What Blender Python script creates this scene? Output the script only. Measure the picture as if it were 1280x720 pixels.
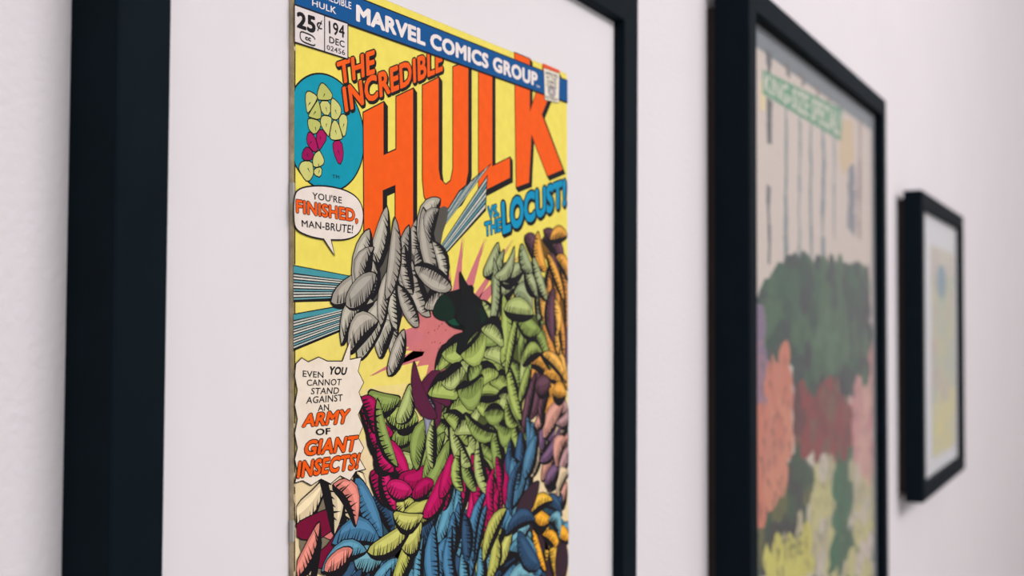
import bpy, bmesh, math, random
from mathutils import Vector, Matrix
from mathutils.geometry import tessellate_polygon

for o in list(bpy.data.objects):
    bpy.data.objects.remove(o)
scene = bpy.context.scene
COL = scene.collection
EYE = 1.5                      # camera height above the floor (m)
WALL_Y = 0.20703               # distance from the lens to the wall (m)

# ------------------------------------------------------------------ camera
F_PX, YAW, PITCH, ROLL = 1475.2, 0.48472, 0.02658, 0.00278
FWD = Vector((math.cos(YAW)*math.cos(PITCH), math.sin(YAW)*math.cos(PITCH), math.sin(PITCH)))
R0 = FWD.cross(Vector((0, 0, 1))).normalized()
U0 = R0.cross(FWD)
RGT = R0*math.cos(ROLL) + U0*math.sin(ROLL)
UPV = -R0*math.sin(ROLL) + U0*math.cos(ROLL)
cd = bpy.data.cameras.new('camera')
cam = bpy.data.objects.new('camera', cd)
COL.objects.link(cam)
M = Matrix((RGT, UPV, -FWD)).transposed().to_4x4()
M.translation = Vector((0, 0, EYE))
cam.matrix_world = M
cd.sensor_width = 36.0
cd.lens = F_PX*36.0/1280.0
cd.clip_start = 0.01
cd.dof.use_dof = True
cd.dof.focus_distance = 0.335
cd.dof.aperture_fstop = 14.5
scene.camera = cam

# ------------------------------------------------------------------ light
w = bpy.data.worlds.new('world')
scene.world = w
w.use_nodes = True
bg = w.node_tree.nodes['Background']
bg.inputs[0].default_value = (0.94, 0.97, 1.0, 1)
bg.inputs[1].default_value = 0.95


def area(name, loc, target, sx, sy, power, col):
    l = bpy.data.lights.new(name, 'AREA')
    l.shape = 'RECTANGLE'
    l.size, l.size_y, l.energy, l.color = sx, sy, power, col
    o = bpy.data.objects.new(name, l)
    COL.objects.link(o)
    o.location = loc
    o.rotation_euler = (Vector(target)-Vector(loc)).to_track_quat('-Z', 'Y').to_euler()
    return o


area('overhead_area_light', (0.65, -1.3, 2.62), (0.5, 0.2, 1.5), 1.6, 0.9, 50, (1.0, 0.975, 0.98))
area('overhead_area_light', (3.3, -1.6, 2.62), (3.0, 0.2, 1.5), 1.6, 0.9, 29, (1.0, 0.975, 0.98))  # added fill light, brightens the far right end of the wall
scene.view_settings.view_transform = 'Standard'
scene.view_settings.look = 'None'
scene.view_settings.gamma = 1
scene.view_settings.use_curve_mapping = False
scene.view_settings.exposure = -0.31


# ------------------------------------------------------------------ materials
def lin(c):
    out = []
    for v in c[:3]:
        v = v/255.0
        out.append(v/12.92 if v <= 0.04045 else ((v+0.055)/1.055)**2.4)
    return out


def new_mat(name):
    m = bpy.data.materials.new(name)
    m.use_nodes = True
    nt = m.node_tree
    return m, nt, nt.nodes['Principled BSDF']


def surf(name, rgb, rough=0.6, spec=0.5, var=0.04, scale=40, bump=0.0, bscale=300, bdist=0.001):
    m, nt, b = new_mat(name)
    tc = nt.nodes.new('ShaderNodeTexCoord')
    n = nt.nodes.new('ShaderNodeTexNoise')
    n.inputs['Scale'].default_value = scale
    n.inputs['Detail'].default_value = 4
    nt.links.new(tc.outputs['Object'], n.inputs['Vector'])
    r = nt.nodes.new('ShaderNodeValToRGB')
    c = lin(rgb)
    r.color_ramp.elements[0].position = 0.3
    r.color_ramp.elements[1].position = 0.7
    r.color_ramp.elements[0].color = [v*(1-var) for v in c] + [1]
    r.color_ramp.elements[1].color = [min(1, v*(1+var)) for v in c] + [1]
    nt.links.new(n.outputs['Fac'], r.inputs['Fac'])
    nt.links.new(r.outputs['Color'], b.inputs['Base Color'])
    b.inputs['Roughness'].default_value = rough
    b.inputs['Specular IOR Level'].default_value = spec
    if bump:
        n2 = nt.nodes.new('ShaderNodeTexNoise')
        n2.inputs['Scale'].default_value = bscale
        n2.inputs['Detail'].default_value = 5
        nt.links.new(tc.outputs['Object'], n2.inputs['Vector'])
        bp = nt.nodes.new('ShaderNodeBump')
        bp.inputs['Strength'].default_value = bump
        bp.inputs['Distance'].default_value = bdist
        nt.links.new(n2.outputs['Fac'], bp.inputs['Height'])
        nt.links.new(bp.outputs['Normal'], b.inputs['Normal'])
    return m


M_WALL = surf('painted_plaster', (228, 221, 224), 0.85, 0.25, 0.012, 12, 0.35, 420, 0.0012)
M_FLOOR = surf('floor_boards', (120, 104, 92), 0.5, 0.4, 0.12, 6)
M_CEIL = surf('ceiling_paint', (226, 224, 222), 0.9, 0.2, 0.01, 5)
M_FRAME = surf('black_painted_wood', (13, 23, 30), 0.6, 0.035, 0.10, 60, 0.05, 700, 0.0003)
M_MAT = surf('white_mat_board', (226, 220, 222), 0.9, 0.15, 0.008, 60, 0.06, 900, 0.0003)
M_SHADEMAT = surf('shaded_grey_mat_board', (128, 132, 137), 0.9, 0.15, 0.02, 30)  # light mat darkened: the rail's shade is mixed into this grey
M_BOARD = surf('brown_hardboard', (44, 34, 31), 0.8, 0.2, 0.12, 90)
M_PAGES = surf('aged_paper_edge', (176, 158, 132), 0.9, 0.1, 0.30, 260)
M_STEEL = surf('dull_steel', (170, 166, 156), 0.4, 0.5, 0.1, 200)


def print_mat(name, wear=0.10, spec=0.25):
    """ink printed on paper: colour attribute times faint paper mottling"""
    m, nt, b = new_mat(name)
    at = nt.nodes.new('ShaderNodeAttribute')
    at.attribute_name = 'ink'
    tc = nt.nodes.new('ShaderNodeTexCoord')
    n = nt.nodes.new('ShaderNodeTexNoise')
    n.inputs['Scale'].default_value = 240
    n.inputs['Detail'].default_value = 6
    nt.links.new(tc.outputs['Object'], n.inputs['Vector'])
    r = nt.nodes.new('ShaderNodeValToRGB')
    r.color_ramp.elements[0].position = 0.25
    r.color_ramp.elements[1].position = 0.62
    r.color_ramp.elements[0].color = (1-wear*1.1, 1-wear*1.4, 1-wear*1.9, 1)
    r.color_ramp.elements[1].color = (1, 1, 1, 1)
    nt.links.new(n.outputs['Fac'], r.inputs['Fac'])
    mx = nt.nodes.new('ShaderNodeMix')
    mx.data_type = 'RGBA'
    mx.blend_type = 'MULTIPLY'
    mx.inputs[0].default_value = 1.0
    nt.links.new(at.outputs['Color'], mx.inputs[6])
    nt.links.new(r.outputs['Color'], mx.inputs[7])
    nt.links.new(mx.outputs[2], b.inputs['Base Color'])
    b.inputs['Roughness'].default_value = 0.55
    b.inputs['Specular IOR Level'].default_value = spec
    return m


M_PRINT = print_mat('printed_newsprint_cover', 0.07, 0.08)
M_POSTER = print_mat('printed_poster', 0.04, 0.18)


def glass_mat():
    m = bpy.data.materials.new('frame_glass')
    m.use_nodes = True
    nt = m.node_tree
    for n in list(nt.nodes):
        nt.nodes.remove(n)
    out = nt.nodes.new('ShaderNodeOutputMaterial')
    tr = nt.nodes.new('ShaderNodeBsdfTransparent')
    tr.inputs[0].default_value = (0.97, 0.985, 0.985, 1)
    gl = nt.nodes.new('ShaderNodeBsdfGlossy')
    gl.inputs['Roughness'].default_value = 0.02
    gl.inputs['Color'].default_value = (1, 1, 1, 1)
    # reflectance of one glass surface, the same seen from either side: F0 + (1-F0)*(1-cos)^5
    lw = nt.nodes.new('ShaderNodeLayerWeight')
    lw.inputs['Blend'].default_value = 0.5
    pw = nt.nodes.new('ShaderNodeMath')
    pw.operation = 'POWER'
    pw.inputs[1].default_value = 5.0
    fr = nt.nodes.new('ShaderNodeMath')
    fr.operation = 'MULTIPLY_ADD'
    fr.inputs[1].default_value = 0.34
    fr.inputs[2].default_value = 0.015
    nt.links.new(lw.outputs['Facing'], pw.inputs[0])
    nt.links.new(pw.outputs[0], fr.inputs[0])
    mx = nt.nodes.new('ShaderNodeMixShader')
    nt.links.new(fr.outputs[0], mx.inputs[0])
    nt.links.new(tr.outputs[0], mx.inputs[1])
    nt.links.new(gl.outputs[0], mx.inputs[2])
    nt.links.new(mx.outputs[0], out.inputs[0])
    return m


M_GLASS = glass_mat()


# ------------------------------------------------------------------ helpers
def link(name, me, mat=None, parent=None, kind=None, label=None):
    o = bpy.data.objects.new(name, me)
    COL.objects.link(o)
    if mat:
        me.materials.append(mat)
    if parent:
        o.parent = parent
    if kind:
        o['kind'] = kind
    if label:
        o['label'] = label
    return o


def box_mesh(name, x0, x1, y0, y1, z0, z1, bevel=0.0):
    bm = bmesh.new()
    vs = [bm.verts.new((x, y, z)) for x in (x0, x1) for y in (y0, y1) for z in (z0, z1)]
    for f in ((0, 1, 3, 2), (4, 6, 7, 5), (0, 4, 5, 1), (2, 3, 7, 6), (0, 2, 6, 4), (1, 5, 7, 3)):
        bm.faces.new([vs[i] for i in f])
    bmesh.ops.recalc_face_normals(bm, faces=bm.faces)
    if bevel:
        bmesh.ops.bevel(bm, geom=list(bm.edges), offset=bevel, segments=2, affect='EDGES')
    me = bpy.data.meshes.new(name)
    bm.to_mesh(me)
    bm.free()
    return me


def rail_mesh(name, hw, hh, fw, side, depth, y_back, ch=0.0007, gap=0.00012):
    """One mitred moulding of a rectangular frame centred on the origin, wall at y=0, room at -y.
    side: 0 bottom 1 right 2 top 3 left."""
    # profile: (inset from the outer edge, y)
    yf, yb = -depth, -y_back
    prof = [(0, yb), (0, yf+ch*1.4), (ch*0.4, yf+ch*0.4), (ch*1.4, yf), (fw-ch*1.2, yf), (fw-ch*0.3, yf+ch*0.3),
            (fw, yf+ch*1.2), (fw, yb)]
    ends = []
    for s in (-1, 1):
        ring = []
        for ins, y in prof:
            if side in (0, 2):
                z = (hh-ins)*(1 if side == 2 else -1)
                x = s*(hw-ins-gap)
            else:
                x = (hw-ins)*(1 if side == 1 else -1)
                z = s*(hh-ins-gap)
            ring.append((x, y, z))
        ends.append(ring)
    bm = bmesh.new()
    a = [bm.verts.new(p) for p in ends[0]]
    b = [bm.verts.new(p) for p in ends[1]]
    n = len(a)
    for i in range(n):
        bm.faces.new((a[i], a[(i+1) % n], b[(i+1) % n], b[i]))
    bm.faces.new(a)
    bm.faces.new(list(reversed(b)))
    bmesh.ops.recalc_face_normals(bm, faces=bm.faces)
    me = bpy.data.meshes.new(name)
    bm.to_mesh(me)
    bm.free()
    return me


class Ink:
    """Flat printed shapes on a sheet; coordinates are metres on the sheet (u right, v up),
    each layer of ink a hair's breadth above the one below."""
    STEP = 1.0e-5

    def __init__(self, lift=0):
        self.lift = lift*self.STEP
        self.v, self.f, self.c = [], [], []

    def poly(self, pts, rgb, layer):
        if len(pts) < 3:
            return
        b = len(self.v)
        w = -layer*self.STEP
        for p in pts:
            self.v.append((p[0], w, p[1]))
        tri = tessellate_polygon([[Vector((p[0], p[1], 0)) for p in pts]])
        col = lin(rgb)
        for t in tri:
            self.f.append([b+i for i in t])
            self.c.append(col)

    def outlined(self, pts, rgb, ink, wid, layer):
        self.poly(grow(pts, wid), ink, layer)
        self.poly(pts, rgb, layer+1)

    def line(self, a, b, w0, w1, rgb, layer):
        dx, dy = b[0]-a[0], b[1]-a[1]
        L = math.hypot(dx, dy) or 1e-9
        nx, ny = -dy/L, dx/L
        self.poly([(a[0]+nx*w0/2, a[1]+ny*w0/2), (a[0]-nx*w0/2, a[1]-ny*w0/2),
                   (b[0]-nx*w1/2, b[1]-ny*w1/2), (b[0]+nx*w1/2, b[1]+ny*w1/2)], rgb, layer)

    def stroke(self, pts, w, rgb, layer, closed=False):
        n = len(pts)
        for i in range(n if closed else n-1):
            self.line(pts[i], pts[(i+1) % n], w, w, rgb, layer)

    def text(self, s, quad, rgb, layer, bold=0.0, outline=0.0, ink=(22, 20, 24), drop=None):
        """quad: corners TL TR BR BL on the sheet that the lettering's bounding box fills"""
        base = glyphs(s, bold)
        xs = [p[0] for p in base[0]]
        ys = [p[1] for p in base[0]]
        x0, x1, y0, y1 = min(xs), max(xs), min(ys), max(ys)
        tl, tr, br, bl = quad

        def mp(p):
            a = (p[0]-x0)/(x1-x0)
            t = (p[1]-y0)/(y1-y0)
            bx, by = bl[0]+(br[0]-bl[0])*a, bl[1]+(br[1]-bl[1])*a
            tx, ty = tl[0]+(tr[0]-tl[0])*a, tl[1]+(tr[1]-tl[1])*a
            return (bx+(tx-bx)*t, by+(ty-by)*t)
        runs = []
        if outline:
            g = glyphs(s, bold+outline)
            if drop:
                for k in (1, 2, 3):
                    runs.append((g, ink, layer-1+k*.25, (drop[0]*k/3, drop[1]*k/3)))
            runs.append((g, ink, layer+0.1, (0, 0)))
        runs.append((base, rgb, layer+1, (0, 0)))
        for (vs, fs), col, lay, off in runs:
            b = len(self.v)
            c = lin(col)
            for p in vs:
                q = mp(p)
                self.v.append((q[0]+off[0], -(lay+p[2])*self.STEP, q[1]+off[1]))
            for f in fs:
                self.f.append([b+i for i in f])
                self.c.append(c)

    def build(self, name, mat, parent, label=None, kind=None):
        me = bpy.data.meshes.new(name)
        me.from_pydata([(p[0], p[1]-self.lift, p[2]) for p in self.v], [], self.f)
        ca = me.color_attributes.new('ink', 'FLOAT_COLOR', 'CORNER')
        buf = []
        for p, c in zip(me.polygons, self.c):
            buf.extend((c[0], c[1], c[2], 1.0)*p.loop_total)
        ca.data.foreach_set('color', buf)
        me.update()
        bm = bmesh.new()
        bm.from_mesh(me)
        flip = [f for f in bm.faces if f.normal.y > 0]
        bmesh.ops.reverse_faces(bm, faces=flip)
        bm.to_mesh(me)
        bm.free()
        return link(name, me, mat, parent, kind, label)


_glyph = {}


def glyphs(s, bold):
    key = (s, round(bold, 4))
    if key not in _glyph:
        cu = bpy.data.curves.new('lettering', 'FONT')
        cu.body = s
        cu.resolution_u = 3
        cu.space_character = 1.05
        ob = bpy.data.objects.new('lettering', cu)
        COL.objects.link(ob)
        dg = bpy.context.evaluated_depsgraph_get()
        me = bpy.data.meshes.new_from_object(ob.evaluated_get(dg))
        # a heavier pen: the same letters laid down again around each point of a small circle
        V = [(v.co.x, v.co.y) for v in me.vertices]
        Fc = [list(p.vertices) for p in me.polygons]
        offs = [(0, 0)]
        if bold > 0.002:
            offs += [(bold*math.cos(i*math.pi/5), bold*math.sin(i*math.pi/5)) for i in range(10)]
        vs, fs = [], []
        for ox, oy in offs:
            b0 = len(vs)
            vs += [(x+ox, y+oy, 0.07*len(fs)/max(1, len(Fc))) for x, y in V]
            fs += [[i+b0 for i in f] for f in Fc]
        _glyph[key] = (vs, fs)
        bpy.data.objects.remove(ob)
        bpy.data.meshes.remove(me)
        bpy.data.curves.remove(cu)
    return _glyph[key]


def area2(p):
    return sum(p[i][0]*p[(i+1) % len(p)][1]-p[(i+1) % len(p)][0]*p[i][1] for i in range(len(p)))/2


def grow(pts, d):
    """offset a polygon outward by d"""
    s = 1 if area2(pts) > 0 else -1
    n = len(pts)
    out = []
    for i in range(n):
        a, b, c = pts[i-1], pts[i], pts[(i+1) % n]
        e1 = (b[0]-a[0], b[1]-a[1])
        e2 = (c[0]-b[0], c[1]-b[1])
        l1 = math.hypot(*e1) or 1e-9
        l2 = math.hypot(*e2) or 1e-9
        n1 = (e1[1]/l1*s, -e1[0]/l1*s)
        n2 = (e2[1]/l2*s, -e2[0]/l2*s)
        m = (n1[0]+n2[0], n1[1]+n2[1])
        ml = math.hypot(*m) or 1e-9
        k = min(2.2, 2/ml)
        out.append((b[0]+m[0]/ml*d*k, b[1]+m[1]/ml*d*k))
    return out


def smooth(pts, it=2):
    for _ in range(it):
        q = []
        for i in range(len(pts)):
            a, b = pts[i], pts[(i+1) % len(pts)]
            q.append((a[0]*.75+b[0]*.25, a[1]*.75+b[1]*.25))
            q.append((a[0]*.25+b[0]*.75, a[1]*.25+b[1]*.75))
        pts = q
    return pts


def inside(p, poly):
    r = False
    n = len(poly)
    for i in range(n):
        a, b = poly[i], poly[(i+1) % n]
        if (a[1] > p[1]) != (b[1] > p[1]) and p[0] < (b[0]-a[0])*(p[1]-a[1])/(b[1]-a[1])+a[0]:
            r = not r
    return r


def clip(poly, a, b, c):
    """keep a*x+b*y<=c"""
    out = []
    n = len(poly)
    for i in range(n):
        p, q = poly[i], poly[(i+1) % n]
        dp, dq = a*p[0]+b*p[1]-c, a*q[0]+b*q[1]-c
        if dp <= 0:
            out.append(p)
        if dp*dq < 0:
            t = dp/(dp-dq)
            out.append((p[0]+(q[0]-p[0])*t, p[1]+(q[1]-p[1])*t))
    return out


def voronoi(x0, x1, y0, y1, sx, sy, rnd, jit=0.42):
    """irregular cells: {grid position: (seed, polygon)}"""
    nx, ny = int((x1-x0)/sx)+1, int((y1-y0)/sy)+1
    S = {}
    for i in range(-2, nx+2):
        for j in range(-2, ny+2):
            S[i, j] = (x0+(i+.5+(j % 2)*.5+rnd.uniform(-jit, jit))*sx, y0+(j+.5+rnd.uniform(-jit, jit))*sy)
    cells = []
    for i in range(nx):
        for j in range(ny):
            s = S[i, j]
            if not (x0 <= s[0] <= x1 and y0 <= s[1] <= y1):
                continue
            P = [(x0, y0), (x1, y0), (x1, y1), (x0, y1)]
            for di in range(-2, 3):
                for dj in range(-2, 3):
                    t = S.get((i+di, j+dj))
                    if (di or dj) and t:
                        a, b = t[0]-s[0], t[1]-s[1]
                        P = clip(P, a, b, a*(s[0]+t[0])/2+b*(s[1]+t[1])/2)
                        if len(P) < 3:
                            break
                if len(P) < 3:
                    break
            if len(P) >= 3:
                cells.append((s, P))
    return cells


def sheet_map(cx, cz, roll, stand_off):
    """survey of the sheet: a point measured in the photograph -> metres on the sheet"""
    cr, sr = math.cos(roll), math.sin(roll)
    y = WALL_Y-stand_off

    def f(px, py):
        d = FWD + RGT*((px-640)/F_PX) - UPV*((py-360)/F_PX)
        k = y/d.y
        X, Z = d.x*k-cx, d.z*k-cz
        return (X*cr-Z*sr, X*sr+Z*cr)
    return f


# ------------------------------------------------------------------ the room
link('wall_back', box_mesh('wall', -1.6, 4.6, WALL_Y, WALL_Y+0.12, 0, 2.7), M_WALL, kind='structure')
link('wall_right', box_mesh('wall', 4.6, 4.72, -4.0, WALL_Y+0.12, 0, 2.7), M_WALL, kind='structure')
link('floor', box_mesh('floor', -1.6, 4.72, -4.0, WALL_Y+0.12, -0.1, 0), M_FLOOR, kind='structure')
link('ceiling', box_mesh('ceiling', -1.6, 4.72, -4.0, WALL_Y+0.12, 2.7, 2.8), M_CEIL, kind='structure')


def frame(label, group, cx, cz, hw, hh, fw, depth, y_back, roll, inset=None):
    """an Empty on the wall at the middle of the frame's lower edge; parts in frame coordinates"""
    root = bpy.data.objects.new('picture_frame', None)
    COL.objects.link(root)
    root.empty_display_size = 0.05
    c, s = math.cos(roll), math.sin(roll)
    # (cx, cz) is the frame's middle
    root.location = (cx-hh*s, WALL_Y, EYE+cz-hh*c)
    root.rotation_euler = (0, roll, 0)
    root['label'] = label
    root['category'] = 'picture frame'
    root['group'] = group
    up = Matrix.Translation((0, 0, hh))
    for side in range(4):
        me = rail_mesh('frame_rail', hw, hh, fw, side, depth, y_back)
        me.transform(up)
        link('frame_rail', me, M_FRAME, root)
    if inset:
        ix, iz = inset
        me = box_mesh('backing_board', -hw+ix, hw-ix, -y_back-0.0006, 0, iz, 2*hh-iz, 0.0003)
        link('backing_board', me, M_BOARD, root, label='dark brown backing board, smaller than the frame')
    return root


def to_local(cx, cz, hh, roll, wx, wz):
    """world x, z (z relative to the eye) -> frame coordinates"""
    c, s = math.cos(roll), math.sin(roll)
    X, Z = wx-cx, wz-cz
    return (X*c-Z*s, X*s+Z*c+hh)


GROUP = 'black framed pictures hung in a row on the wall'
INKC = (24, 21, 25)

# ================================================================== 1: the near frame with the comic
C1, Z1, HW1, HH1, FW1, T1, M1, ROLL1 = 0.33407, -0.0341, 0.15093, 0.1799, 0.0161, 0.01415, 0.00917, 0.00647
root1 = frame('nearest, largest black frame holding a yellow comic book with orange lettering on a white mat',
              GROUP, C1, Z1, HW1, HH1, FW1, T1, 0.0, ROLL1)
link('mat_board', box_mesh('mat_board', -HW1+FW1-0.0006, HW1-FW1+0.0006, -M1, -0.001, FW1-0.0006, 2*HH1-FW1+0.0006), M_MAT, root1,
     label='plain white mat board around the comic')

RC, TC, CX, CZ = -0.01134, 0.01064, 0.33338, 0.0957
HWC, HC = 0.0855, 0.26
book = link('comic_book', box_mesh('comic_book', -HWC, HWC, 0, TC-M1, -HC, 0, 0.00025), M_PAGES, root1,
            label='old yellow comic book with worn aged spine')
lx, lz = to_local(C1, Z1, HH1, ROLL1, CX, CZ)
book.location = (lx, -TC, lz)
book.rotation_euler = (0, RC-ROLL1, 0)
P = sheet_map(CX, CZ, RC, TC)


def Q(*pts):
    return [P(*p) for p in pts]


YEL, YEL2, CREAM = (240, 222, 98), (247, 226, 86), (238, 214, 168)
BLUE, ORG, TEAL = (0, 82, 144), (246, 92, 14), (0, 150, 174)
WHT = (238, 226, 222)
rnd = random.Random(7)

# --- the yellow sheet itself
k = Ink()
EPS = 0.0002
sheet = [(-HWC+EPS, -HC+EPS), (HWC-EPS, -HC+EPS), (HWC-EPS, -EPS), (-HWC+EPS, -EPS)]
# vertical strips follow the sheet's own fading: warmer and duller towards the foot
bands = [(0, -0.085, YEL), (-0.085, -0.115, (240, 220, 112)), (-0.115, -0.13, (238, 216, 138)), (-0.13, -HC, CREAM)]
for a, b, c in bands:
    k.poly([(-HWC+EPS, b if b > -HC else -HC+EPS), (HWC-EPS, b if b > -HC else -HC+EPS), (HWC-EPS, min(a, -EPS)), (-HWC+EPS, min(a, -EPS))], c, 1)
k.line((-HWC+0.0006, -EPS), (-HWC+0.0006, -HC+EPS), 0.0006, 0.0006, (60, 46, 36), 1.5)
for _ in range(46):            # chipped ink along the spine fold
    y = -rnd.uniform(0.002, HC-.004)
    k.line((-HWC+0.0005, y), (-HWC+0.0009, y-rnd.uniform(.0004, .002)), 0.0009, 0.0005, (206, 186, 150), 1.8)
for _ in range(40):            # small scuffs
    x, y = rnd.uniform(-.08, .08), -rnd.uniform(0.0, .2)
    a = rnd.uniform(0, 3.1)
    L = rnd.uniform(.0003, .0012)
    k.line((x, y), (x+L*math.cos(a), y+L*math.sin(a)), 0.0002, 0.0001, (250, 238, 190), 1.9)
k.build('cover_sheet', M_PRINT, book, 'yellow printed front cover')

for py in (241, 664):          # staples through the spine
    s = P(366, py)
    me = box_mesh('staple', -HWC-0.00025, -HWC+0.0006, -0.00012, 0.0011, s[1]-0.0028, s[1]+0.0028, 0.0001)
    link('staple', me, M_STEEL, book)

# --- title lettering
k = Ink()


def big(pts, layer=10):
    pts = Q(*pts)
    d = (0.0020, -0.00125)
    g = grow(pts, 0.00038)
    for i in range(0, 11):
        t = i/10
        k.poly([(x+d[0]*t, y+d[1]*t) for x, y in g], INKC, layer+0.05*i)
    k.poly(pts, ORG, layer+1)


big([(454, 141), (479, 128), (479, 194), (495, 187), (495, 121), (516, 111), (516, 288), (494, 298), (494, 231), (478, 238),
     (478, 302), (455, 308)])
big([(528, 107), (548, 97), (548, 212), (550, 224), (557, 231), (563, 226), (566, 212), (566, 84), (585, 76), (585, 214),
     (581, 236), (573, 250), (560, 260), (546, 263), (536, 258), (530, 245), (528, 225)])
big([(598, 78), (615, 84), (615, 208), (637, 197), (637, 222), (598, 242)])
big([(643, 66), (662, 74), (662, 140), (680, 84), (698, 92), (677, 143), (703, 212), (684, 220), (664, 168), (661, 228), (645, 234)])
k.text('THE', Q((420, 78), (468, 62), (468, 92), (424, 106)), ORG, 14, 0.035, 0.045, drop=(0.0006, -0.0005))
k.text('INCREDIBLE', Q((427, 109), (553, 58), (553, 89), (431, 141)), ORG, 14, 0.035, 0.04, drop=(0.0006, -0.0005))
k.build('title_lettering', M_PRINT, book, 'orange block title lettering with black drop shadow')

k = Ink()
k.text('VS.', Q((609, 258), (623, 254), (624, 270), (610, 275)), (0, 146, 190), 10, 0.04, 0.05)
k.text('THE', Q((605, 278), (626, 272), (626, 289), (606, 296)), (0, 146, 190), 10, 0.04, 0.05)
k.text('LOCUST!', Q((626, 252), (707, 223), (707, 257), (628, 294)), (0, 146, 190), 10, 0.05, 0.05, drop=(0.0008, -0.0006))
k.build('subtitle_lettering', M_PRINT, book, 'blue block lettering with black outline')

# --- banner
k = Ink(6)


def xedge(px_y, u):            # v on the sheet of the straight line through two photo points, at sheet u
    (a, b) = Q(*px_y)
    return a[1]+(b[1]-a[1])*(u-a[0])/(b[0]-a[0])


bt = [(451.7, 0), (707.8, 101)]
bb = [(367.2, 5.5), (707.8, 127.2)]
uL, uR = -HWC+0.0004, HWC-EPS
bp = [(uL, xedge(bb, uL)), (uR, xedge(bb, uR)), (uR, xedge(bt, uR)), (uL, xedge(bt, uL))]
k.poly([(uL, bp[0][1]-.0005), (uR, bp[1][1]-.0006), (uR, bp[2][1]+.0004), (uL, bp[3][1]+.0004)], INKC, 22)
k.poly(bp, BLUE, 23)
k.text('THE INCREDIBLE', Q((370, -22), (438, 3), (438, 12), (370, -14)), WHT, 24, 0.014)
k.text('HULK', Q((389, -.5), (419, 9.5), (419, 18), (389, 7)), WHT, 24, 0.014)
k.text('MARVEL COMICS GROUP', Q((444, 5), (671, 91), (671, 109), (444, 26.5)), WHT, 24, 0.05)
k.text('TM', Q((669.5, 106), (673.5, 107.4), (673.5, 110.5), (669.5, 109)), WHT, 24, 0.02)
k.build('cover_banner', M_PRINT, book, 'blue banner with white lettering')

# --- seal at the right end of the banner
k = Ink(6)
k.poly(Q((677.6, 79), (698.6, 88), (698.6, 95), (677.6, 88)), (226, 84, 40), 26)
k.outlined(Q((679, 85.5), (698.2, 92.3), (697.4, 128.5), (680.3, 124.6)), (236, 226, 208), (90, 80, 84), 0.0002, 27)
for t, a, b in (('APPROVED', .05, .17), ('BY THE', .20, .28), ('COMICS', .31, .43), ('CODE', .46, .56), ('AUTHORITY', .86, .96)):
    def e(fx, fy):
        x = 679.6+(697.2-679.6)*fx
        return (x, 86.3+6.4*fx + (37.5)*fy*(1-0.03*fx))
    m = 0.06 if len(t) > 6 else 0.16
    k.text(t, Q(e(m, a), e(1-m, a), e(1-m, b), e(m, b)), (46, 40, 60), 30, 0.02)
c0 = P(688.6, 114.5)
k.poly([(c0[0]+.0036*math.cos(i*.5236), c0[1]+.0022*math.sin(i*.5236)) for i in range(12)], (168, 158, 160), 30)
k.text('A', Q((686.4, 111.4), (690.6, 112.4), (690.6, 118), (686.4, 117)), (236, 226, 208), 31, 0.0)
k.build('approval_seal', M_PRINT, book, 'small white upright seal with dark text')

# --- price and date box
k = Ink(6)
k.poly(Q((366.8, 4.5), (434.4, 28.6), (434.4, 75), (366.8, 53.8)), INKC, 24.4)
k.poly(Q((367.6, 7), (404, 20), (404, 63.6), (367.6, 52)), (228, 216, 214), 25)
k.poly(Q((405.2, 20.6), (433.2, 30.2), (433.2, 73), (405.2, 64)), (228, 216, 214), 25)
k.text('25', Q((369.6, 13.6), (393.4, 21), (393.4, 43), (369.6, 34.6)), INKC, 26, 0.045)
k.text('\u00a2', Q((394.6, 23.6), (401.6, 26), (401.6, 41), (394.6, 38.6)), INKC, 26, 0.01)
k.text('194', Q((409.5, 25.8), (429.5, 32), (429.5, 48), (410, 42)), INKC, 26, 0.02)
k.text('DEC', Q((410.2, 45.2), (429.5, 51.6), (429.5, 60), (410.2, 53.6)), INKC, 26, 0.02)
k.text('02456', Q((407.2, 56), (430, 62.8), (430, 69.6), (407.2, 62)), INKC, 26, 0.012)
a, b = P(383.5, 48.6), (0.0033, 0.00135)
ring = [(a[0]+b[0]*math.copysign(abs(math.cos(t))**.55, math.cos(t)), a[1]-.0003*math.cos(t)+b[1]*math.copysign(abs(math.sin(t))**.6, math.sin(t)))
        for t in [i*math.pi/12+.3 for i in range(23)]]
k.stroke(ring, .00045, INKC, 26)
k.text('cc', Q((380, 45.4), (387.6, 47.6), (387.6, 52.4), (380, 50.2)), INKC, 26, 0.06)
k.build('price_box', M_PRINT, book, 'white price and date box')

# --- round emblem: a plain stand-in of green and purple patches on a blue disc
k = Ink()
vt, vb = P(405, 93.5)[1], P(405, 237)[1]
r = (vt-vb)/2
cu_, cv_ = P(454.5, 160)[0]-r*1.12, (vt+vb)/2
disc = [(max(-HWC+.0004, cu_+r*1.12*math.cos(t)), cv_+r*math.sin(t)) for t in [i*math.pi/36 for i in range(72)]]
disc2 = [(max(-HWC+.0003, cu_+(r+.0005)*1.12*math.cos(t)), cv_+(r+.0005)*math.sin(t)) for t in [i*math.pi/36 for i in range(72)]]
k.poly(disc2, INKC, 3)
k.poly(disc, TEAL, 4)
PALE = (206, 204, 120)
cells = voronoi(-0.084, -0.052, cv_-r*.9, cv_+r*.9, .0056, .0040, rnd)
reg = [(Q((374, 122), (400, 104), (426, 118), (436, 150), (424, 168), (384, 160)), [PALE, PALE, (190, 192, 104)]),
       (Q((384, 158), (426, 166), (432, 196), (408, 184), (378, 200)), [(170, 8, 92), (150, 0, 84)]),
       (Q((380, 196), (398, 192), (400, 226), (380, 224)), [PALE]),
       (Q((414, 190), (426, 196), (428, 212), (416, 212)), [PALE]),
       (Q((394, 100), (412, 104), (410, 114), (394, 110)), [(12, 84, 54)])]
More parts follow.
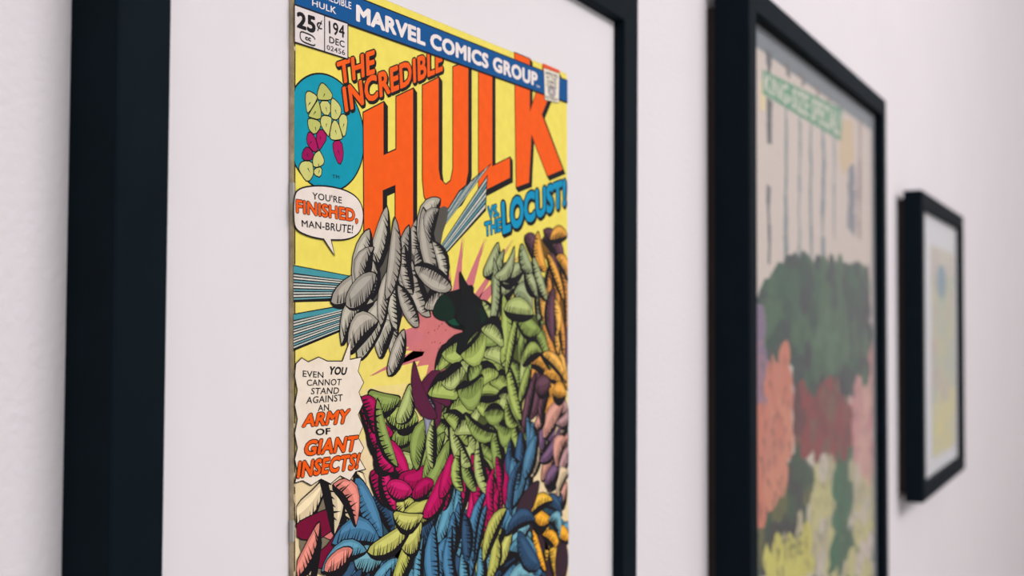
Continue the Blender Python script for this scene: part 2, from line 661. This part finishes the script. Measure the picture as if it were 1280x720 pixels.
for s, pl in cells:
    for rg, cols in reg:
        if inside(s, rg):
            q = smooth(pl, 1)
            k.poly(grow(q, .00012), INKC, 5)
            k.poly(grow(q, -.00022), rnd.choice(cols), 6)
            k.line(s, (s[0]+rnd.uniform(-.0015, .0015), s[1]-.0013), .0004, 0, INKC, 7)
            break
k.text('TM', Q((415, 218), (424, 219.5), (424, 224), (415, 222.5)), INKC, 7, 0.0)
k.build('round_emblem', M_PRINT, book, 'blue disc with pale green and purple patches')

# --- speech balloon
k = Ink(6)
bal = smooth(Q((366.8, 244), (374, 236), (392, 233), (412, 234), (432, 239), (446, 248), (452.5, 262), (452, 280), (446, 293), (432, 299),
               (412, 299), (398, 297.5), (384, 294), (370, 287.5), (366.6, 277)), 2)
tail = Q((413, 294), (412, 299), (416.5, 318), (403, 297), (402, 292))
k.poly(grow(tail, .0004), INKC, 27.6)
k.poly(grow(bal, .00045), INKC, 27.8)
k.poly(bal, (236, 222, 212), 28)
k.poly(tail, (236, 222, 212), 28.3)
k.text("YOU'RE", Q((389, 240), (426, 246), (426, 254.6), (389, 249)), INKC, 30, 0.014)
k.text('FINISHED,', Q((368.6, 249), (446, 262), (446, 280), (369, 268.5)), ORG, 30, 0.032, 0.045)
k.text('MAN-BRUTE!', Q((375.5, 275), (440.5, 281.5), (439.5, 292), (376, 283.5)), INKC, 30, 0.014)
k.build('speech_balloon', M_PRINT, book, 'white rounded speech balloon')

# --- jagged caption
k = Ink(6)
cap = Q((369, 455), (376, 448), (384, 453), (397, 447), (408, 452), (427, 452), (437, 425), (436, 450), (450, 447), (446, 464),
        (453, 478), (447, 490), (452, 505), (446, 518), (452, 533), (446, 547), (453, 560), (447, 572), (455, 586), (443, 589),
        (436, 600), (424, 594), (412, 604), (400, 598), (388, 606), (377, 600), (368, 603), (371, 588), (367.6, 574), (371, 560),
        (367.6, 542), (371, 524), (367.6, 506), (371, 488), (367.6, 470))
k.outlined(cap, (240, 224, 206), INKC, .0003, 28)
for t, q, c, bo, ou in (
        ('EVEN', ((377, 463), (403, 465), (403, 472.5), (377, 471)), INKC, .016, 0),
        ('YOU', ((411, 457.6), (433, 459), (431, 469), (409, 468.4)), INKC, .045, 0),
        ('CANNOT', ((382, 474.4), (426, 473.4), (425, 481.6), (382, 482.4)), INKC, .016, 0),
        ('STAND', ((388, 484.8), (423, 484), (422, 492.4), (387, 493)), INKC, .016, 0),
        ('AGAINST', ((382, 496), (427, 492.6), (427, 501.4), (381, 504.8)), INKC, .016, 0),
        ('AN', ((396, 506), (410, 505), (410, 513), (396, 514)), INKC, .016, 0),
        ('ARMY', ((379, 517.6), (437, 511), (433, 529), (376, 534)), ORG, .04, .05),
        ('OF', ((393, 536), (411.6, 534.6), (411.6, 543), (393, 544.4)), INKC, .035, 0),
        ('GIANT', ((381, 550.6), (447, 544), (443, 564), (378, 570)), ORG, .04, .05),
        ('INSECTS!', ((372, 576.6), (449.6, 566), (446, 586), (369.6, 598)), ORG, .04, .05)):
    k.text(t, Q(*q), c, 30, bo, ou)
k.build('caption_burst', M_PRINT, book, 'white jagged caption box')

# --- the picture on the cover: a plain abstract stand-in, patches and ink strokes in the cover's colours
k = Ink()


def fan(tip, a, b, n, layer, cols, wtip=.0008):
    """striped wedge from the tip to the edge a-b"""
    T, A, B = P(*tip), P(*a), P(*b)
    for i in range(n):
        t0, t1 = i/n, (i+.52)/n
        e0 = (A[0]+(B[0]-A[0])*t0, A[1]+(B[1]-A[1])*t0)
        e1 = (A[0]+(B[0]-A[0])*t1, A[1]+(B[1]-A[1])*t1)
        f0 = (T[0], T[1]-wtip*(t0-.5)*6)
        f1 = (T[0], T[1]-wtip*(t1-.5)*6)
        k.poly([f0, e0, e1, f1], cols[i % len(cols)], layer)


# striped wedges on the left
k.poly(Q((366.8, 331), (440, 345), (440, 376), (366.8, 378)), INKC, 4)
k.poly(Q((366.8, 332.4), (440, 346), (440, 351), (366.8, 341)), (70, 150, 160), 5)
fan((440, 362), (366.8, 343), (366.8, 376.5), 9, 5.5, [(196, 204, 196), (222, 218, 206), (104, 160, 168)])
k.poly(Q((366.8, 392), (440, 379), (456, 402), (366.8, 439)), INKC, 4)
k.poly(Q((366.8, 393.4), (440, 380.6), (440, 385), (366.8, 400)), (70, 150, 160), 5)
fan((450, 392), (366.8, 402), (366.8, 437), 10, 5.5, [(196, 204, 196), (222, 218, 206), (104, 160, 168)])
# striped blades rising to the right
for tip, a, b, n in (((500, 356), (574, 240), (613, 205), 6), ((512, 366), (608, 222), (606, 262), 6)):
    T, A, B = P(*tip), P(*a), P(*b)
    k.poly(grow([T, A, B], .0006), INKC, 15)
    for i in range(n):
        t0, t1 = i/n, (i+.62)/n
        k.poly([T, (A[0]+(B[0]-A[0])*t0, A[1]+(B[1]-A[1])*t0), (A[0]+(B[0]-A[0])*t1, A[1]+(B[1]-A[1])*t1)],
               [(176, 192, 190), (92, 146, 158), (210, 208, 196)][i % 3], 16)
# pink rays
ctr = P(566, 420)
for px, py, wd in ((560, 330, .003), (578, 296, .004), (606, 298, .004), (520, 318, .002), (640, 300, .002), (490, 460, .004), (476, 424, .006),
                   (500, 392, .005), (648, 320, .003), (600, 480, .004), (462, 470, .002), (540, 350, .002)):
    e_ = P(px, py)
    k.line(ctr, e_, wd*2.6, .0001, (206, 116, 122), 2.2)
    k.line((ctr[0]+.001, ctr[1]), (e_[0]+.0012, e_[1]), .0008, .0001, (70, 40, 44), 2.0)
burst = []
for i in range(40):
    rr = (.021 if i % 2 else .014)*rnd.uniform(.8, 1.15)
    t = i*math.pi/20
    burst.append((ctr[0]+rr*1.25*math.cos(t), ctr[1]+rr*math.sin(t)))
k.poly(burst, (210, 118, 118), 3)
for _ in range(70):
    t, rr = rnd.uniform(0, 6.3), rnd.uniform(.004, .017)
    x, y = ctr[0]+rr*1.2*math.cos(t), ctr[1]+rr*math.sin(t)
    k.line((x, y), (x+.0005, y+.0003), .0005, .0003, (150, 50, 60), 3.5)

GRN = [(142, 158, 80), (152, 168, 86), (128, 146, 74), (160, 172, 104)]
GRY = [(158, 150, 138), (166, 158, 144), (150, 144, 134), (172, 166, 150)]
MAG = [(176, 10, 84), (160, 4, 76), (186, 20, 92)]
BLU = [(84, 140, 164), (66, 116, 150), (104, 156, 170), (44, 74, 104)]
REG = [  # coarse colour areas of the stand-in: polygon (photo points), colours, hatch density
    (((367, 612), (452, 604), (470, 640), (452, 730), (367, 730)), [(232, 210, 170), (226, 204, 166), (214, 196, 160), (216, 130, 116)], 2),
    (((380, 640), (404, 632), (410, 690), (384, 684)), [(222, 130, 112), (226, 140, 120), (120, 12, 52)], 1),
    (((412, 610), (430, 610), (426, 662), (414, 662)), [(220, 122, 120)], 0),
    (((430, 660), (450, 640), (456, 668), (440, 680)), [(222, 120, 100), (120, 12, 52)], 1),
    (((440, 640), (490, 600), (620, 640), (652, 600), (706, 640), (710, 740), (700, 1300), (430, 1300), (425, 680)), BLU, 3),
    (((664, 498), (709, 470), (711, 640), (668, 580)), [(170, 130, 130), (206, 184, 150), (110, 80, 110), (196, 140, 124)], 3),
    (((640, 505), (662, 520), (668, 580), (640, 640), (630, 590), (646, 555)), [(70, 116, 146), (48, 80, 112)], 3),
    (((434, 345), (470, 298), (508, 302), (548, 246), (570, 256), (552, 310), (556, 396), (508, 388), (498, 444), (470, 442), (436, 398)), GRY, 3),
    (((610, 328), (640, 316), (692, 344), (690, 384), (650, 374), (614, 376)), [(152, 160, 116), (140, 150, 110)], 2),
    (((655, 300), (690, 288), (709, 300), (709, 490), (678, 516), (656, 510), (684, 430), (676, 376), (690, 340)),
     [(212, 150, 60), (222, 166, 76), (196, 132, 58), (90, 58, 70)], 3),
    (((558, 436), (590, 424), (640, 384), (678, 384), (682, 430), (652, 516), (656, 546), (636, 572), (600, 596), (500, 592),
      (478, 556), (476, 490), (504, 484), (522, 536), (548, 520), (548, 470)), GRN, 3),
    (((516, 480), (548, 476), (546, 520), (520, 536)), [(90, 30, 60), (130, 130, 150)], 2),
    (((546, 384), (566, 362), (596, 362), (616, 384), (612, 424), (556, 420)), [(14, 40, 30), (20, 26, 26), (10, 74, 52), (20, 22, 24)], 1),
    (((452, 504), (476, 490), (480, 556), (502, 592), (600, 594), (640, 566), (640, 606), (622, 654), (590, 640), (560, 622), (500, 612),
      (474, 616), (454, 560)), MAG, 2),
    (((486, 612), (536, 622), (524, 676), (500, 716), (480, 712)), [(172, 172, 84), (184, 182, 96)], 3),
    (((598, 656), (636, 644), (632, 704), (602, 708)), [(172, 172, 84), (184, 182, 96)], 2),
    (((650, 616), (668, 626), (711, 680), (711, 740), (690, 740), (664, 690)), [(230, 160, 40), (224, 176, 60), (60, 40, 50)], 2),
]
REGU = [([P(*p) for p in pl], cols, h) for pl, cols, h in REG]
zt, zb = P(560, 240)[1], -HC+.0006
# ground colour under each area, then overlapping inked leaves that drift with a slow swirl
for pg, cols, h in REGU:
    c = cols[0]
    k.poly(smooth([(max(-HWC+.0012, min(HWC-.0006, x)), max(zb, y)) for x, y in grow(pg, -.0022)], 2), tuple(int(v*.55) for v in c), 18)


def swirl(x, y):
    return 1.1+1.5*math.sin(x*46+1.3)+1.2*math.cos(y*58+x*31)


def keep(p):
    return (max(-HWC+.0012, min(HWC-.0005, p[0])), max(zb, min(zt+.02, p[1])))


leaves = []
for s, pl in voronoi(-HWC+.002, HWC-.001, zb, zt, .0078, .0062, rnd):
    hit = None
    for pg, cols, h in REGU:
        if inside(s, pg):
            hit = (cols, h)
    if s[1] < P(560, 724)[1] and not hit:
        hit = (BLU if s[0] > -.06 else [CREAM], 2)
    if hit:
        leaves.append((s, hit))
ranks = []
for n_, (s, (cols, h)) in enumerate(leaves):
    near = {ranks[m] for m in range(n_) if abs(leaves[m][0][0]-s[0]) < .020 and abs(leaves[m][0][1]-s[1]) < .020}
    free = [q for q in range(34) if q not in near] or list(range(34))
    ranks.append(rnd.choice(free))
for n_, (s, (cols, h)) in enumerate(leaves):
    lay = 18.2+ranks[n_]*.4
    c = rnd.choice(cols)
    a = swirl(*s)+rnd.uniform(-.4, .4)
    L, W, bend = rnd.uniform(.0060, .0125), rnd.uniform(.0028, .0050), rnd.uniform(-.0042, .0042)
    ca, sa = math.cos(a), math.sin(a)

    def T(u, v):
        v2 = v+bend*(1-(u/L)**2)-bend*.5
        return keep((s[0]+u*ca-v2*sa, s[1]+u*sa+v2*ca))
    us = [-1, -.88, -.7, -.4, 0, .4, .7, .88, 1]
    prof = [0, .42, .68, .9, 1, .86, .58, .32, .0]
    up = [T(u*L, W*p) for u, p in zip(us, prof)]
    lo = [T(u*L, -W*p) for u, p in zip(us, prof)]
    wd = rnd.uniform(.00020, .00036)
    out = [T(u*L*1.04, W*p+wd) for u, p in zip(us, prof)]+[T(u*L*1.04, -W*p-wd) for u, p in zip(us, prof)][::-1]
    k.poly(out, INKC, lay)
    k.poly(up+lo[1:-1][::-1], c, lay+.1)
    if sum(c) > 200:
        k.poly([T(u*L*.75, W*(.2+.55*p)) for u, p in zip(us, prof)]+[T(u*L*.75, W*.15) for u in us][1:-1][::-1],
               tuple(min(255, int(v*1.10)+10) for v in c), lay+.2)
        if h:                                    # a brushed crescent of ink along the lower edge
            th = rnd.uniform(.2, .8)
            k.poly(lo+[T(u*L, -W*p*(1-th)) for u, p in zip(us, prof)][1:-1][::-1], INKC, lay+.2)
            m = 3+h*3
            for i in range(m):                   # and feathered strokes running inward from it
                u = -.8+1.6*(i+rnd.uniform(-.25, .25))/m
                p_ = 1-abs(u)**2.2
                q0 = T(u*L, -W*p_*(1-th)-.0002)
                q1 = T(u*L+.0014, -W*p_*(1-th)+rnd.uniform(.0012, .0042))
                k.line(q0, q1, .0007, .0, INKC, lay+.3)
art = k.build('cover_artwork', M_PRINT, book, 'abstract patches of green, grey, magenta, blue and pink with black ink lines')

# ================================================================== 2: the middle frame with the poster
C2, HW2, HH2, FW2, T2, M2, ROLL2 = 0.82139, 0.19998, 0.252, 0.01438, 0.02455, 0.01736, -0.00064
Z2 = 0.18463-HH2
root2 = frame('middle black frame of the row, holding a poster with green and red patches',
              GROUP, C2, Z2, HW2, HH2, FW2, T2, 0.0050, ROLL2, inset=(0.002, 0.0125))
link('mat_board', box_mesh('mat_board', -HW2+FW2-0.0006, HW2-FW2+0.0006, -M2, -0.0056, FW2-0.0006, 2*HH2-FW2+0.0006), M_SHADEMAT, root2,
     label='grey mat board around the poster')
lx, lz = to_local(C2, Z2, HH2, ROLL2, C2, Z2)
poster = link('poster', box_mesh('poster', -HW2+FW2+.002, HW2-FW2-.014, 0, .0004, -HH2+FW2+.010, HH2-FW2-.014), M_PAGES, root2,
              label='pale poster with green banner')
poster.location = (lx, -M2-.0004, lz)
S2 = sheet_map(C2, Z2, ROLL2, M2+.0004)


def Q2(*pts):
    return [S2(*p) for p in pts]


rnd = random.Random(3)
px0, px1, pz0, pz1 = -HW2+FW2+.0022, HW2-FW2-.0142, -HH2+FW2+.0102, HH2-FW2-.0142
k = Ink()
SAND = (214, 194, 184)
k.poly([(px0, pz0), (px1, pz0), (px1, pz1), (px0, pz1)], SAND, 1)
# tall pale strokes with grey gaps
for x, ya, yb, wd, c in ((961, 64, 100, .008, (96, 92, 94)), (962, 124, 180, .006, (84, 86, 88)), (961, 232, 330, .005, (110, 108, 110)),
                         (982, 124, 340, .005, (132, 138, 140)), (999, 130, 330, .004, (140, 146, 146)), (1014, 140, 330, .004, (120, 130, 134)),
                         (1029, 150, 320, .006, (122, 132, 138)), (1043, 160, 300, .004, (130, 136, 140)), (985, 78, 96, .006, (120, 112, 110)),
                         (1004, 94, 108, .006, (120, 112, 110)), (1022, 108, 122, .006, (130, 112, 104)), (1036, 120, 134, .006, (130, 112, 104)),
                         (1050, 134, 176, .008, (120, 118, 116)), (1064, 206, 290, .016, (134, 132, 138)), (1075, 150, 300, .006, (150, 120, 120))):
    n = max(2, int((yb-ya)/22))
    pts = [S2(x+rnd.uniform(-1.3, 1.3)*(0 if i in (0, n) else 1), ya+(yb-ya)*i/n) for i in range(n+1)]
    for i in range(n):
        w0 = wd*rnd.uniform(1.0, 2.2)
        k.line(pts[i], pts[i+1], w0, w0*rnd.uniform(.5, 1.1), c, 2)
for pl, c in ((((1052, 150), (1066, 150), (1068, 200), (1054, 220), (1048, 200)), (214, 184, 150)),
              (((950, 100), (957, 104), (957, 140), (950, 136)), (232, 206, 160))):
    k.poly(Q2(*pl), c, 3)
k.build('poster_sheet', M_POSTER, poster, 'pale pink printed sheet')
k = Ink()
k.poly(Q2((953, 87), (1053, 137), (1051, 176), (953, 117)), (84, 150, 116), 8)
k.text('KING-SIZE SPECIAL!', Q2((955, 91), (1051.5, 140), (1049.5, 171), (955, 114)), (214, 206, 190), 9, 0.03)
k.build('poster_banner', M_POSTER, poster, 'faded green banner with pale lettering')
k = Ink()
R2 = [
    (((945, 432), (982, 415), (992, 560), (960, 640), (945, 640)), [(206, 120, 96), (214, 134, 106), (204, 124, 104)]),
    (((945, 400), (962, 420), (958, 500), (945, 520)), [(128, 104, 130), (150, 112, 128)]),
    (((1064, 440), (1092, 430), (1092, 640), (1068, 640)), [(214, 160, 148), (204, 140, 136)]),
    (((1000, 575), (1092, 600), (1092, 740), (960, 740)), [(202, 190, 130), (188, 174, 140), (206, 190, 172)]),
    (((952, 370), (985, 338), (1020, 326), (1086, 345), (1086, 470), (1050, 505), (1000, 480), (985, 430), (952, 440)),
     [(30, 68, 52), (42, 84, 60), (36, 58, 52), (62, 96, 66), (34, 44, 48)]),
    (((1018, 380), (1062, 372), (1058, 450), (1016, 460)), [(58, 92, 64), (72, 106, 76)]),
    (((992, 490), (1028, 476), (1062, 492), (1064, 550), (1030, 584), (994, 560)), [(140, 50, 44), (126, 44, 42), (96, 44, 44), (124, 84, 62)]),
    (((945, 650), (998, 575), (1022, 590), (1008, 640), (966, 680), (945, 740)), [(44, 50, 44), (46, 76, 48), (96, 96, 48)]),
    (((962, 682), (1012, 656), (1012, 740), (962, 740)), [(212, 200, 100), (206, 192, 96)]),
    (((1044, 566), (1066, 560), (1062, 650), (1070, 706), (1040, 716)), [(52, 92, 60), (42, 104, 68)]),
]
R2U = [([S2(*p) for p in pl], cols) for pl, cols in R2]
for s, pl in voronoi(px0, px1, pz0, S2(1010, 318)[1], .012, .009, rnd):
    hit = None
    for pg, cols in R2U:
        if inside(s, pg):
            hit = cols
    if s[1] < S2(1010, 724)[1]:
        hit = [(202, 190, 130), (52, 92, 60), SAND]
    if hit:
        ph = rnd.uniform(0, 1)
        rr = rnd.uniform(.9, 1.5)
        dab = [(min(px1, max(px0, s[0]+.011*rr*rnd.uniform(.8, 1.2)*math.cos(ph+i*.5712))), s[1]+.009*rr*rnd.uniform(.8, 1.2)*math.sin(ph+i*.5712))
               for i in range(11)]
        k.poly(smooth(dab, 1), rnd.choice(hit), 4+rnd.uniform(0, 3))
        if rnd.random() < .5:
            k.line(s, (s[0]+rnd.uniform(-.008, .008), s[1]-.008), .0025, 0, (44, 44, 46), 7.5)
k.build('poster_artwork', M_POSTER, poster, 'abstract patches of dark green, red, orange and yellow')
k = Ink()
k.text('THE', Q2((977, 676), (1003, 664), (1003, 692), (977, 702)), (120, 116, 70), 8, 0.01)
k.build('poster_lettering', M_POSTER, poster)
link('glass_pane', box_mesh('glass_pane', -HW2+FW2-.0004, HW2-FW2+.0004, -M2-.0034, -M2-.0014, FW2-.0004, 2*HH2-FW2+.0004), M_GLASS, root2)

# ================================================================== 3: the far small frame
C3, Z3, HW3, HH3, FW3, T3, ROLL3 = 1.36818, -0.02566, 0.15986, 0.15308, 0.0161, 0.02454, 0.00566
M3 = 0.0180
root3 = frame('small black frame at the far right end, holding a pale print in white mat',
              GROUP, C3, Z3, HW3, HH3, FW3, T3, 0.0068, ROLL3, inset=(0.003, 0.008))
link('mat_board', box_mesh('mat_board', -HW3+FW3-0.0006, HW3-FW3+0.0006, -M3, -0.0074, FW3-0.0006, 2*HH3-FW3+0.0006), M_MAT, root3,
     label='white mat board around the pale print')
S3 = sheet_map(C3, Z3, ROLL3, M3+.0004)
qa, qb = S3(1164, 306), S3(1194, 556)
pr = link('art_print', box_mesh('art_print', qa[0], qb[0], 0, .0004, qb[1], qa[1]), M_PAGES, root3, label='pale pastel print')
pr.location = (0, -M3-.0004, HH3)
k = Ink()
k.poly([(qa[0]+.0002, qb[1]+.0002), (qb[0]-.0002, qb[1]+.0002), (qb[0]-.0002, qa[1]-.0002), (qa[0]+.0002, qa[1]-.0002)], (212, 200, 182), 1)
rnd = random.Random(5)
for s, pl in voronoi(qa[0]+.0004, qb[0]-.0004, qb[1]+.0004, qa[1]-.0004, .022, .018, rnd):
    t = (qa[1]-s[1])/(qa[1]-qb[1])
    cols = [(206, 188, 180), (214, 202, 186)] if t < .12 else [(206, 196, 160), (192, 194, 168), (208, 182, 168), (190, 190, 176)] if t < .72 \
        else [(224, 208, 140), (216, 204, 158)]
    k.poly(pl, rnd.choice(cols), 2)
c3 = S3(1177, 352)
k.poly([(c3[0]+.036*math.cos(i*.2618), c3[1]+.019*math.sin(i*.2618)) for i in range(24)], (128, 156, 170), 3)
k.build('print_artwork', M_POSTER, pr, 'pastel patches with a grey blue disc')
link('glass_pane', box_mesh('glass_pane', -HW3+FW3-.0004, HW3-FW3+.0004, -M3-.0034, -M3-.0014, FW3-.0004, 2*HH3-FW3+.0004), M_GLASS, root3)
